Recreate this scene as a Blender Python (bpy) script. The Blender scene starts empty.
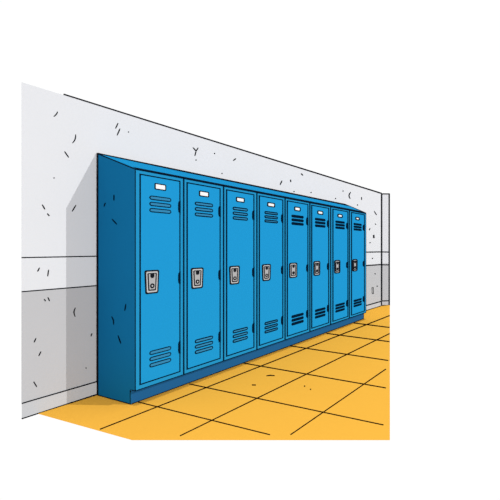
import bpy, bmesh, math
from mathutils import Vector

scene = bpy.context.scene
COL = scene.collection

# ------------------------------------------------------------------ view geometry
FPX = 462.0                      # focal length in pixels of the 500 px frame
HOR = 249.0                      # horizon row
CAM = Vector((0.0, -3.15, 1.19))
YAW = math.atan2(0.562, 0.827)
F = Vector((math.cos(YAW), math.sin(YAW), 0)); R = Vector((math.sin(YAW), -math.cos(YAW), 0)); UP = Vector((0, 0, 1))

def ray(px, py): return F + R * ((px - 250) / FPX) + UP * ((HOR - py) / FPX)
def on_y(px, py, y=0.0):
    d = ray(px, py); return CAM + d * ((y - CAM.y) / d.y)
def on_z(px, py, z=0.0):
    d = ray(px, py); return CAM + d * ((z - CAM.z) / d.z)
def on_x(px, py, x):
    d = ray(px, py); return CAM + d * ((x - CAM.x) / d.x)
def on_plane(px, py, p, n):
    d = ray(px, py); return CAM + d * ((p - CAM).dot(n) / d.dot(n))
YF = -0.46                       # front plane of the lockers
YF9 = -0.378                    # the row is a touch shallower at its far end
RX0, RX9 = on_y(135.3, HOR, YF).x, on_y(366.2, HOR, YF9).x
RN = Vector((YF9 - YF, -(RX9 - RX0), 0)).normalized()
def front(px, off=0.0): return on_plane(px, HOR, Vector((RX0, YF - off, 0)), RN)
def X_at(px, off=0.0): return front(px, off).x
def depth_at(px): return (front(px) - CAM).dot(F)
SHEAR = [False]

# ------------------------------------------------------------------ materials
def s2l(c):
    c = c / 255.0
    return c / 12.92 if c <= 0.04045 else ((c + 0.055) / 1.055) ** 2.4
def mat(name, rgb, E=1.0, rough=0.9, spec=0.0, metallic=0.0, var=0.0, scale=3.0):
    """rgb: colour seen in full light (sRGB); E: light level it is seen under."""
    m = bpy.data.materials.new(name); m.use_nodes = True
    nt = m.node_tree; b = nt.nodes['Principled BSDF']
    lin = [min(0.97, s2l(v) / E) for v in rgb]
    b.inputs['Roughness'].default_value = rough
    b.inputs['Specular IOR Level'].default_value = spec
    b.inputs['Metallic'].default_value = metallic
    if var > 0:
        tc = nt.nodes.new('ShaderNodeTexCoord'); nz = nt.nodes.new('ShaderNodeTexNoise')
        nz.inputs['Scale'].default_value = scale; nz.inputs['Detail'].default_value = 2
        rp = nt.nodes.new('ShaderNodeValToRGB')
        rp.color_ramp.elements[0].position = 0.3; rp.color_ramp.elements[1].position = 0.7
        rp.color_ramp.elements[0].color = [v * (1 - var) for v in lin] + [1]
        rp.color_ramp.elements[1].color = [min(0.97, v * (1 + var)) for v in lin] + [1]
        nt.links.new(tc.outputs['Object'], nz.inputs['Vector'])
        nt.links.new(nz.outputs['Fac'], rp.inputs['Fac'])
        nt.links.new(rp.outputs['Color'], b.inputs['Base Color'])
    else:
        b.inputs['Base Color'].default_value = lin + [1]
    return m

EW = 2.33      # light level on surfaces that face the room
M = {
    'wall':    mat('wall_paint', (235, 236, 238), EW, var=0.006),
    'dado':    mat('dado_paint', (201, 201, 202), EW, var=0.006),
    'skirt':   mat('skirting_paint', (206, 207, 208), EW),
    'floor':   mat('yellow_floor_tile', (247, 184, 69), 1.50, var=0.006),
    'blue':    mat('blue_enamel', (33, 155, 215), EW, var=0.004),
    'frame':   mat('blue_enamel_frame', (38, 150, 203), EW),
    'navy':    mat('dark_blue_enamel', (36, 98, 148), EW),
    'slot':    mat('louver_enamel', (56, 138, 182), EW),
    'ink':     mat('black_line_paint', (26, 28, 34), EW),
    'seam':    mat('navy_line_paint', (6, 28, 50), EW),
    'inkf':    mat('dark_brown_grout', (40, 22, 10), 1.5),
    'white':   mat('white_card', (253, 253, 253), EW),
    'steel':   mat('light_steel', (196, 196, 196), EW, rough=0.6, var=0.01),
    'steel2':  mat('steel_cup', (180, 181, 182), EW, rough=0.6),
}

# ------------------------------------------------------------------ mesh builder
class MB:
    def __init__(s): s.bm = bmesh.new(); s.mats = []
    def mi(s, m):
        if m not in s.mats: s.mats.append(m)
        return s.mats.index(m)
    def loft(s, a, b, m, caps=True):
        """solid between two matching rings of 3D points"""
        i = s.mi(m)
        va = [s.bm.verts.new(p) for p in a]; vb = [s.bm.verts.new(p) for p in b]
        n = len(a); fs = []
        for k in range(n):
            fs.append(s.bm.faces.new((va[k], va[(k + 1) % n], vb[(k + 1) % n], vb[k])))
        if caps: fs.append(s.bm.faces.new(va)); fs.append(s.bm.faces.new(vb[::-1]))
        for f in fs: f.material_index = i
        return fs
    def box(s, x0, x1, y0, y1, z0, z1, m):
        a = [Vector((x0, y0, z0)), Vector((x1, y0, z0)), Vector((x1, y1, z0)), Vector((x0, y1, z0))]
        s.loft(a, [p + Vector((0, 0, z1 - z0)) for p in a], m)
    def plate(s, poly, y0, y1, m, inset=None):
        """(x,z) outline extruded from y0 (back) to y1 (front)"""
        a = [Vector((p[0], y0, p[1])) for p in poly]
        q = inset or poly
        s.loft(a, [Vector((p[0], y1, p[1])) for p in q], m)
    def raise_(s, pts, n, h, m):
        s.loft([p - n * 0.0005 for p in pts], [p + n * h for p in pts], m)
    def frame(s, x0, x1, z0, z1, w_l, w_r, w_z, y0, y1, m):
        s.box(x0, x0 + w_l, y1, y0, z0, z1, m); s.box(x1 - w_r, x1, y1, y0, z0, z1, m)
        s.box(x0 + w_l, x1 - w_r, y1, y0, z0, z0 + w_z, m); s.box(x0 + w_l, x1 - w_r, y1, y0, z1 - w_z, z1, m)
    def build(s, name, parent=None, origin=None):
        bmesh.ops.recalc_face_normals(s.bm, faces=s.bm.faces[:])
        o0 = Vector(origin) if origin is not None else Vector((0, 0, 0))
        if parent is not None: o0 = Vector((0, 0, 0))
        if SHEAR[0]:
            for v in s.bm.verts: v.co.y *= 1 - (1 - YF9 / YF) * (v.co.x - RX0) / (RX9 - RX0)
        shift = world_origin(parent) if parent is not None else o0
        for v in s.bm.verts: v.co -= shift
        me = bpy.data.meshes.new(name); s.bm.to_mesh(me); s.bm.free()
        for m in s.mats: me.materials.append(m)
        o = bpy.data.objects.new(name, me); COL.objects.link(o)
        if parent is not None: o.parent = parent
        else: o.location = shift
        return o
def world_origin(o):
    v = Vector((0, 0, 0))
    while o is not None: v += o.location; o = o.parent
    return v
def empty(name, loc, label, cat, group=None):
    o = bpy.data.objects.new(name, None); o.empty_display_size = 0.1; COL.objects.link(o); o.location = loc
    o['label'] = label; o['category'] = cat
    if group: o['group'] = group
    return o

GAIN = 1.22
# drawn strokes: laid on a surface, given by the photo's picture points projected on that surface
def stroke(mb, pts, w, proj, n, m, h=0.0015, taper=0.0):
    P = [Vector((p[0], p[1])) for p in pts]; w = w * GAIN
    if len(P) == 1:
        c = P[0]; r = w / 2
        ring = [proj(c.x + r * math.cos(a), c.y + r * math.sin(a)) for a in [k * math.tau / 8 for k in range(8)]]
        mb.raise_(ring, n, h, m); return
    L, Rr = [], []
    for k, p in enumerate(P):
        d = (P[min(k + 1, len(P) - 1)] - P[max(k - 1, 0)]).normalized()
        q = Vector((-d.y, d.x))
        ww = w / 2 * ((1 - taper) if k in (0, len(P) - 1) else 1)
        L.append(proj(*(p + q * ww))); Rr.append(proj(*(p - q * ww)))
    for k in range(len(P) - 1):
        mb.raise_([L[k], L[k + 1], Rr[k + 1], Rr[k]], n, h, m)
def dash(mb, a, b, proj, n, m, bow=0.0, w=0.9):
    a = Vector(a); b = Vector(b); mid = (a + b) / 2; d = (b - a); q = Vector((-d.y, d.x))
    stroke(mb, [a, a.lerp(mid, 0.5) + q * bow * 0.7, mid + q * bow, mid.lerp(b, 0.5) + q * bow * 0.7, b], w, proj, n, m, taper=0.45)

# ------------------------------------------------------------------ the room shell
WX0 = on_y(21.4, HOR).x; WX1 = on_y(381.8, HOR).x; WH = 2.362
Z_RAIL1, Z_RAIL0, Z_SK = 1.13, 0.888, 0.110
NW = Vector((0, -1, 0)); pw = lambda x, y: on_y(x, y, 0.0)
def struct(o): o['kind'] = 'structure'; return o

def wall_slab(mb, z0, z1, m, y=0.0):
    a = [Vector((WX0, y, z0)), Vector((WX1, y, z0)), Vector((WX1 + 0.16, 0.12, z0)), Vector((WX0 + 0.16, 0.12, z0))]
    mb.loft(a, [p + Vector((0, 0, z1 - z0)) for p in a], m)
w = MB()
wall_slab(w, Z_RAIL1, WH, M['wall']); wall_slab(w, Z_RAIL0, Z_RAIL1, M['wall']); wall_slab(w, Z_SK, Z_RAIL0, M['dado'])
I = M['ink']
# top edge line, rail lines
stroke(w, [(63.5, 94.2), (150, 121.3), (250, 152.4), (330, 177.3), (381.6, 193.4)], 1.15, pw, NW, I)
for a, b, c in [((53.6, 116.6), (57.6, 111.6), .1), ((72.4, 143.2), (75.6, 134.4), .12), ((64.4, 151.4), (68.8, 157.6), 0),
        ((118, 123), (115.5, 128.5), 0), ((120, 128.5), (117, 135.5), 0), ((42, 204.5), (45, 209.5), 0), ((47, 213.5), (49.5, 216), 0),
        ((76, 205), (72, 211.5), 0), ((192.8, 147.5), (196.2, 151.2), 0), ((198.2, 147.6), (195.8, 151.5), 0), ((196, 151), (194.8, 156), 0), ((236, 158.5), (233, 160.7), 0),
        ((282, 180.5), (280, 185), 0), ((290.5, 179.5), (290.7, 182.2), 0), ((301, 173.5), (303, 175.5), 0),
        ((350.8, 192), (350.2, 199), .22), ((361.5, 197), (361.6, 200), 0), ((374, 211), (376.6, 215.2), 0), ((375, 223.6), (376, 224.8), 0),
        ((370, 228), (369.2, 230.4), 0), ((373.7, 235), (374, 238), 0), ((39.6, 267.6), (37.4, 271.6), 0), ((48.6, 269.6), (47.6, 276.4), 0),
        ((44, 299), (45.6, 301.2), 0), ((47.8, 297.2), (49.6, 301.2), 0), ((75.4, 307.6), (75.2, 316.8), .16), ((92, 333.2), (90.8, 336.4), 0),
        ((36, 338), (34, 342.4), 0), ((41, 351.4), (38.6, 356), 0), ((33.6, 381.6), (36.8, 387), 0), ((374.6, 273.2), (375.6, 274.4), 0)]:
    dash(w, a, b, pw, NW, I, c, 1.0 if a[0] < 360 else 0.8)
stroke(w, [(373.6, 234.8), (373.9, 238.2)], 1.3, pw, NW, I)
for a, b in (((371.9, 287.4), (372.1, 293.7)), ((373.2, 287.4), (373.4, 293.7)), ((371.9, 287.4), (373.2, 287.4)), ((372.1, 293.7), (373.4, 293.7))): stroke(w, [a, b], .5, pw, NW, I)
for p in [(128.5, 132), (54, 178), (196, 160), (214.5, 153.5), (222, 173.5), (294, 191.5), (311, 192.5), (335.5, 198.5), (343, 191),
          (357.5, 205), (370, 242.7), (372.4, 258.4), (377.1, 286.2), (86, 368)]:
    stroke(w, [p], 1.1, pw, NW, I)
stroke(w, [(20.6, 257.6), (97, 256.2), (381.6, 251.9)], 0.95, lambda x, y: pw(max(x, 21.45), y), NW, I)
stroke(w, [(21.6, 291.7), (97, 285.6), (366, 265.6), (381.6, 264.6)], 0.95, pw, NW, I)
stroke(w, [(381.4, 193.4), (381.4, 301)], 1.0, pw, NW, I)
struct(w.build('wall_back'))

b = MB()
wall_slab(b, 0.0, Z_SK, M['skirt'], -0.004)
pb = lambda x, y: on_y(x, y, -0.004)
stroke(b, [(21.6, 403.5), (97, 381.6), (381.4, 301.3)], 0.9, pb, NW, I)
stroke(b, [(21.6, 419.1), (97, 394.6), (381.4, 306.3)], 0.95, lambda x, y: on_y(x, y - 0.3, -0.004), NW, I)
stroke(b, [(381.4, 301), (381.4, 305.8)], 1.0, pb, NW, I)
struct(b.build('baseboard_back'))

# short return at the far end, its angle chosen to catch more light
C0 = Vector((WX1, 0, 0)); ND = Vector((-.342, -.94, 0)).normalized(); TD = Vector((.94, -.342, 0)).normalized()
pe = lambda x, y: on_plane(x, y, C0, ND)
ENDL = (pe(389.9, HOR) - C0).xy.length
def ret_slab(mb, z0, z1, m):
    p0, p1 = C0.copy(), C0 + TD * ENDL
    a = [Vector((p0.x, p0.y, z0)), Vector((p1.x, p1.y, z0)), Vector((p1.x + 0.13, p1.y + 0.10, z0)), Vector((p0.x + 0.16, 0.12, z0))]
    mb.loft(a, [p + Vector((0, 0, z1 - z0)) for p in a], m)
e = MB()
ret_slab(e, Z_RAIL0, WH + 0.0, M['wall']); ret_slab(e, Z_SK, Z_RAIL0, M['dado'])
stroke(e, [(381.8, 193.9), (389.7, 193.9)], 1.0, pe, ND, I)
stroke(e, [(389.2, 193.6), (389.2, 301)], 1.2, pe, ND, I)
stroke(e, [(382, 193.6), (382, 301)], 0.6, pe, ND, I)
stroke(e, [(381.8, 251.9), (389.6, 252.1)], 0.9, pe, ND, I)
stroke(e, [(381.8, 264.8), (389.6, 264.9)], 0.9, pe, ND, I)
struct(e.build('wall_right'))
e = MB(); ret_slab(e, 0, Z_SK, M['dado'])
stroke(e, [(381.8, 301.0), (389.6, 300.7)], 0.9, pe, ND, I)
stroke(e, [(381.8, 305.6), (389.6, 305.7)], 1.1, pe, ND, I)
stroke(e, [(389.2, 301), (389.2, 305.9)], 1.2, pe, ND, I)
struct(e.build('baseboard_right'))

# floor: a cut sheet of tiles
fl = MB()
p1 = pe(389.9, HOR)
top = [on_z(38.2, 413.9), on_z(132, 440.2), on_z(389.9, 440.2), Vector((p1.x, p1.y, 0)), Vector((p1.x + .1, .1, 0)), Vector((on_z(38, 414).x + .05, 0.1, 0))]
cen = sum(top, Vector()) / len(top)
fl.loft(top, [Vector((p.x + (cen.x - p.x) * .03, p.y + (cen.y - p.y) * .03, -0.008)) for p in top], M['floor'])
NZ = Vector((0, 0, 1)); pf = lambda x, y: on_z(x, y, 0.0)
def fline(a, b, w0=0.9): stroke(fl, [a, ((a[0] + b[0]) / 2, (a[1] + b[1]) / 2), b], w0, pf, NZ, M['inkf'], h=0.0008)
fline((99.8, 429.4), (389.8, 315.5)); fline((180, 435.9), (389.8, 333.5)); fline((290.5, 434.8), (386, 369))
fline((138, 402), (270, 434.8)); fline((189.4, 384), (383.5, 425)); fline((243.4, 363.1), (386, 388))
fline((290, 345.9), (388.3, 360.5)); fline((326.5, 333.4), (389.6, 341.7)); fline((354, 323.0), (389.6, 327.5))
stroke(fl, [(266.4, 375.9), (270, 375.4), (274.8, 375.7)], 1.0, pf, NZ, M['inkf'], taper=.4)
stroke(fl, [(252, 385), (255.8, 385.1)], 0.9, pf, NZ, M['inkf'])
for p in [(304.6, 386.2), (310.6, 389.4)]: stroke(fl, [p], 1.1, pf, NZ, M['inkf'])
struct(fl.build('floor'))

# ------------------------------------------------------------------ lockers
# picture columns: unit left, door left, door right, unit right, plate (l,r), louvers (l,r), lock (l,r)
LK = [
    (135.3, 140.1, 179.8, 183.6, 154.6, 166.3, 149.4, 171.4, 144.7, 159.3),
    (183.6, 187.1, 220.0, 223.5, 199.0, 209.2, 194.8, 213.2, 190.9, 203.7),
    (223.5, 226.6, 253.8, 256.8, 236.0, 244.8, 232.7, 248.0, 229.3, 240.0),
    (256.8, 259.3, 282.7, 285.0, 267.2, 275.2, 264.5, 278.0, 262.0, 271.1),
    (285.0, 287.3, 307.8, 309.8, 294.2, 300.8, 291.5, 303.8, 289.2, 297.5),
    (309.8, 311.7, 328.6, 330.6, 317.3, 323.5, 315.0, 325.6, 313.5, 320.4),
    (330.6, 332.9, 347.8, 349.3, 337.4, 342.9, 335.4, 344.9, 334.2, 340.5),
    (349.3, 351.5, 364.4, 366.2, 355.3, 359.9, 353.6, 361.8, 352.2, 357.8),
]
LABELS = [
    'blue metal locker at the near left end with scratched dark side panel exposed',
    'blue metal locker second from the near left end of the row',
    'blue metal locker third from the near left end of the row',
    'blue metal locker fourth from the near left end, just left of the row middle',
    'blue metal locker fifth from the near left end, just right of the row middle',
    'blue metal locker third from the far right end of the row',
    'blue metal locker second from the far right end, next to the last narrow one',
    'blue metal locker at the far right end, nearest the room corner',
]
ZB, ZT, ZBK = 0.110, 1.800, 1.972
BK = -0.007
DT, DB = 1.764, 0.150
X0 = X_at(LK[0][0]); X9 = X_at(LK[-1][3])

SHEAR[0] = True
def stadium(cx, cz, hl, hz, n=5):
    r = min(hz, hl); pts = []
    k = max(hl - hz * 1.5, 0)
    for j in range(n + 1):
        a = -math.pi / 2 + math.pi * j / n; pts.append((cx + k + hz * 1.5 * math.cos(a), cz + hz * math.sin(a)))
    for j in range(n + 1):
        a = math.pi / 2 + math.pi * j / n; pts.append((cx - k + hz * 1.5 * math.cos(a), cz + hz * math.sin(a)))
    return pts
def rrect(x0, x1, z0, z1, rx, rz, taper=0.0, n=3):
    """rounded rectangle; taper narrows the bottom"""
    pts = []
    for (cx, cz, a0) in ((x1 - rx, z1 - rz, 0), (x0 + rx, z1 - rz, 90), (x0 + rx, z0 + rz, 180), (x1 - rx, z0 + rz, 270)):
        for j in range(n + 1):
            a = math.radians(a0 + 90 * j / n); pts.append((cx + rx * math.cos(a), cz + rz * math.sin(a)))
    cx = (x0 + x1) / 2; H = z1 - z0
    return [(cx + (x - cx) * (1 - taper * (z1 - z) / H), z) for x, z in pts]

def make_locker(i):
    ul, dl, dr, ur, pl, pr, vl, vr, kl, kr = LK[i]
    xul, xdl, xdr, xur = X_at(ul), X_at(dl), X_at(dr), X_at(ur)
    mid = (ul + ur) / 2; t = depth_at(mid)
    wx = (X_at(mid + .5) - X_at(mid - .5)); wz = t / FPX            # size of one drawn pixel on this front
    xa = xul + (0.0035 if i == 0 else 0)
    root = empty('school_locker', ((xul + xur) / 2, -0.225, ZB), LABELS[i], 'locker', 'row of blue school lockers')
    # ---- carcass with front frame; thin dark seams run round the unit and the door opening
    bd = MB()
    bd.box(xa, xur, YF + 0.02, BK, ZB, ZT, M['frame'])
    fx0, fx1 = xdl, xdr
    bd.box(xa, fx0, YF, YF + 0.02, ZB, ZT, M['frame']); bd.box(fx1, xur, YF, YF + 0.02, ZB, ZT, M['frame'])
    bd.box(fx0, fx1, YF, YF + 0.02, ZB, DB, M['frame']); bd.box(fx0, fx1, YF, YF + 0.02, DT, ZT, M['frame'])
    yl = YF - 0.0015
    lw = 0.74 - 0.035 * i
    bd.box(xul, xul + (.35 if i == 0 else lw) * wx, yl, YF, ZB, ZT, M['seam']); bd.box(xur - lw * wx, xur, yl, YF, ZB, ZT, M['seam'])
    bd.box(xul, xur, yl, YF, ZB, ZB + 0.8 * wz, M['seam']); bd.box(xul, xur, yl, YF, ZT - 1.1 * wz, ZT, M['seam'])
    g = 0.60 - 0.02 * i
    gl, gr, gz = (g + .05) * wx, (g + .05) * wx, g * wz
    bd.box(fx0 - gl, fx0 + gl, yl, YF, DB - gz, DT + gz, M['seam']); bd.box(fx1 - gr, fx1 + gr, yl, YF, DB - gz, DT + gz, M['seam'])
    bd.box(fx0 + gl, fx1 - gr, yl, YF, DB - gz, DB + gz, M['seam']); bd.box(fx0 + gl, fx1 - gr, yl, YF, DT - gz, DT + gz, M['seam'])
    bd.build('body', root)
    if i == 0:
        sp = MB(); n = Vector((-1, 0, 0)); xs = xul
        poly = [(BK, 0), (-0.410, 0), (-0.410, ZB), (YF, ZB), (YF, ZT), (BK, ZBK)]
        sp.loft([Vector((xs, y, z)) for y, z in poly], [Vector((xs + 0.003, y, z)) for y, z in poly], M['blue'])
        ps = lambda x, y: on_x(x, y, xs)
        for a, b_ in (((114, 194.7), (114, 200.6)), ((105.5, 202.7), (104, 206.6)), ((112, 219), (117, 224.5)),
                      ((126, 304), (124.8, 310.8)), ((118, 335.4), (121, 343.6))):
            dash(sp, a, b_, ps, n, M['seam'], 0, 1.0)
        dash(sp, (111.6, 316.4), (113.6, 324.6), ps, n, M['seam'], -.1, 1.0)
        k = 0.0045; q = []
        cy, cz = -0.22, 0.95
        def edge(a, b_, w_):
            a = Vector((xs, *a)); b_ = Vector((xs, *b_)); d = (b_ - a).normalized(); s = Vector((0, -d.z, d.y))
            if s.dot(Vector((0, cy, cz)) - Vector((0, a.y, a.z))) < 0: s = -s
            sp.raise_([a, b_, b_ + s * w_, a + s * w_], n, 0.0015, M['ink'])
        edge((BK, 0), (BK, ZBK), .018); edge((BK, 0.0), (-.41, 0), .007); edge((-.41, 0), (-.41, ZB), .010)
        edge((-.41, ZB), (YF, ZB), .006); edge((YF, ZB), (YF, ZT), .004); edge((YF, ZT), (BK, ZBK), .008)
        o = sp.build('side_panel', root); o['label'] = 'shaded blue side panel with short scratches, stepped at the foot'
    # ---- door
    dm = MB(); dx0, dx1, dz0, dz1 = fx0 + gl, fx1 - gr, DB + gz, DT - gz
    dm.box(dx0, dx1, YF + 0.001, YF + 0.018, dz0, dz1, M['blue'])
    dm.box(dx0, dx1, YF - 0.001, YF + 0.001, dz0, dz1, M['blue'])
    door = dm.build('door', root)
    yd = YF - 0.001
    # name plate
    a, c = X_at(pl, .003), X_at(pr, .003); zc = 1.690 - 0.0012 * i; hz = 0.026 + (0.002 if i > 3 else 0)
    m = MB(); m.plate(rrect(a, c, zc - hz, zc + hz, 1.3 * wx, 1.1 * wz), yd, yd - 0.002, M['ink'])
    rim = 1.2
    m.plate(rrect(a + rim * wx, c - rim * wx, zc - hz + rim * wz * .9, zc + hz - rim * wz * .9, .5 * wx, .5 * wz), yd - .002, yd - 0.0024, M['white'])
    o = m.build('name_plate', door); o['label'] = 'blank white name card in a dark frame'
    # louvers, three above and three below
    a, c = X_at(vl, .003), X_at(vr, .003)
    hz = 0.0172; spc = 0.049 - 0.001 * i
    for zc in (1.546 + spc, 1.546, 1.546 - spc, 0.322 + spc, 0.322, 0.322 - spc):
        m = MB(); m.plate(stadium((a + c) / 2, zc, (c - a) / 2, hz), yd, yd - 0.002, M['seam'])
        hh = hz - (1.0 + .07 * i) * wz
        if hh > 0.0015:
            m.plate(stadium((a + c) / 2, zc, (c - a) / 2 - 1.0 * wx, hh), yd - 0.002, yd - 0.0024, M['slot'])
        m.build('louver', door)
    # hinges on the right edge
    for (z0, z1) in ((1.492, 1.602), (0.892, 0.998), (0.300, 0.412)):
        m = MB(); x1 = fx1 + 0.35 * wx; wd = 2.3 * wx
        m.plate([(x1, z0), (x1, z1), (x1 - wd * .8, z1 - .010), (x1 - wd, z1 - .03), (x1 - wd, z0 + .03), (x1 - wd * .8, z0 + .010)], yd, yd - 0.006, M['seam'])
        o = m.build('hinge', door); o['label'] = 'dark hinge knuckle on the door edge'
    # ---- lock set
    a, c = X_at(kl, .005), X_at(kr, .005); z0, z1 = 0.838, 1.024
    if i >= 5: z0, z1 = 0.832, 1.030
    cx = (a + c) / 2; W = c - a; H = z1 - z0; tp = 0.12 if i < 4 else 0.03
    m = MB()
    m.plate(rrect(a, c, z0, z1, 1.6 * wx, 1.6 * wz, tp), yd, yd - 0.004, M['ink'])
    r = 1.4 - .08 * min(i, 4)
    m.plate(rrect(a + r * wx, c - r * wx, z0 + r * wz, z1 - r * wz, 1.2 * wx, 1.2 * wz, tp), yd - .004, yd - 0.0045, M['steel'])
    ia, ic, iz0, iz1 = a + W * .17, c - W * .17, z0 + H * .125, z1 - H * .125
    m.plate(rrect(ia, ic, iz0, iz1, 1.0 * wx, 1.0 * wz, tp * 1.6), yd - .0045, yd - 0.0049, M['ink'])
    r = 1.3 - .09 * min(i, 4)
    lock = m.build('lock_plate', root); lock['label'] = 'grey steel recessed lock plate'
    m = MB()
    m.plate(rrect(ia + r * wx, ic - r * wx, iz0 + r * wz, iz1 - r * wz * .6, .6 * wx, .6 * wz, tp * 1.6), yd - .0049, yd - 0.0054, M['steel2'])
    m.build('lock_cup', lock)
    m = MB(); lw_ = W * .13
    m.plate([(cx - lw_, iz1), (cx + lw_, iz1), (cx + lw_, iz1 - H * .15), (cx + lw_ * .5, iz1 - H * .21), (cx - lw_ * .5, iz1 - H * .21), (cx - lw_, iz1 - H * .15)],
            yd - .0054, yd - .009, M['ink'])
    o = m.build('lift_latch', lock); o['label'] = 'black lift latch'
    m = MB(); kz = z0 + H * .33; rx, rz = W * .155, H * .105
    ring = lambda f: [(cx + rx * f * math.cos(k * math.tau / 14), kz + rz * f * math.sin(k * math.tau / 14)) for k in range(14)]
    m.plate(ring(1), yd - .0054, yd - .0070, M['ink'])
    if i < 4: m.plate(ring(.36), yd - .0070, yd - .0074, M['steel'])
    m.build('lock_cylinder', lock)
    return root
for i in range(8): make_locker(i)

# ---- continuous sloping top
st = MB()
a = [Vector((X0 + .005, YF, ZT + .003)), Vector((X0 + .005, BK, ZT + .003)), Vector((X0 + .005, BK, ZBK))]
st.loft(a, [Vector((X9, p.y, p.z)) for p in a], M['blue'])
ns = Vector((0, -(ZBK - ZT), -YF + BK)).normalized()
P0 = Vector((0, YF, ZT)); pt = lambda x, y: on_plane(x, y, P0, ns)
def sl(x, s): return Vector((x, YF + s * (BK - YF), ZT + .003 + s * (ZBK - ZT - .003))) + ns * .0006
for (s0, s1, k0, k1) in ((0, .06, 0, .13), (1, .87, 1, .68)):
    st.raise_([sl(X0 + .005, s0), sl(X9, s0), sl(X9, k1 if s0 == 0 else k1), sl(X0 + .005, s1)], ns, 0.002, M['ink'])
st.raise_([sl(X9, 0), sl(X9, 1), sl(X9 - .10, 1), sl(X9 - .10, 0)], ns, 0.002, M['ink'])
o = st.build('sloped_top', origin=((X0 + X9) / 2, -.225, ZT))
o['label'] = 'long blue sloping metal cover running along the top of the locker row'; o['category'] = 'locker top'

# ---- continuous recessed plinth
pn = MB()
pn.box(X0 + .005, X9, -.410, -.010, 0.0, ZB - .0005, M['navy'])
yq = -.4115
ta, tb = depth_at(135) / FPX, depth_at(366) / FPX
def pl_strip(z0a, z1a, z0b, z1b):
    pts = [Vector((X0 + .005, -.41, z0a)), Vector((X9, -.41, z0b)), Vector((X9, -.41, z1b)), Vector((X0 + .005, -.41, z1a))]
    pn.raise_(pts, Vector((0, -1, 0)), 0.0015, M['ink'])
pl_strip(0, .8 * ta, 0, .8 * tb)
pn.box(X9 - .02, X9, yq, -.41, 0, ZB - .0005, M['ink'])
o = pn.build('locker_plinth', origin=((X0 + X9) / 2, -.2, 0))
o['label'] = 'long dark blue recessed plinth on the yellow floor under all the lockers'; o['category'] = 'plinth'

# ------------------------------------------------------------------ light
def sun(name, d, E, angle=0.3, color=(1, 1, 1)):
    l = bpy.data.lights.new(name, 'SUN'); l.energy = E * math.pi; l.angle = math.radians(angle); l.color = color
    o = bpy.data.objects.new(name, l); COL.objects.link(o)
    o.rotation_euler = Vector(d).to_track_quat('-Z', 'Y').to_euler(); o.location = Vector((3, -3, 3)) - Vector(d) * 2
    return o
sun('key_sun', (-0.276, 0.46, -0.30), 0.95)
sun('front_fill', (0, 1, 0), 1.22, 1.0)  # added fill, evenly brightens the wall and locker fronts
sun('side_fill', (1, 0.2, 0), 0.18, 1.0, (1.1, 1, 1.4))  # added fill, lifts the shaded side panel
sun('overhead_fill', (0, 0, -1), 0.45, 1.0)  # added fill from straight above for the floor and sloping top

wd = bpy.data.worlds.new('world'); scene.world = wd; wd.use_nodes = True
nt = wd.node_tree; bg = nt.nodes['Background']
tc = nt.nodes.new('ShaderNodeTexCoord'); sx = nt.nodes.new('ShaderNodeSeparateXYZ'); rp = nt.nodes.new('ShaderNodeValToRGB')
mr = nt.nodes.new('ShaderNodeMapRange'); mr.inputs['From Min'].default_value = -0.5; mr.inputs['From Max'].default_value = -0.25
nt.links.new(tc.outputs['Generated'], sx.inputs[0]); nt.links.new(sx.outputs['Y'], mr.inputs['Value']); nt.links.new(mr.outputs[0], rp.inputs['Fac'])
rp.color_ramp.elements[0].color = (.26, .26, .285, 1); rp.color_ramp.elements[1].color = (1, 1, 1, 1)
nt.links.new(rp.outputs['Color'], bg.inputs['Color']); bg.inputs['Strength'].default_value = 1.02

# ------------------------------------------------------------------ camera and view
cd = bpy.data.cameras.new('camera'); cam = bpy.data.objects.new('camera', cd); COL.objects.link(cam)
cd.sensor_width = 36; cd.lens = FPX / 500 * 36; cd.shift_y = -(250 - HOR) / 500
cam.location = CAM; cam.rotation_euler = (math.pi / 2, 0, YAW - math.pi / 2)
scene.camera = cam
vs = scene.view_settings
vs.view_transform = 'Standard'; vs.look = 'None'; vs.gamma = 1; vs.exposure = 0; vs.use_curve_mapping = False
scene.cycles.diffuse_bounces = 1
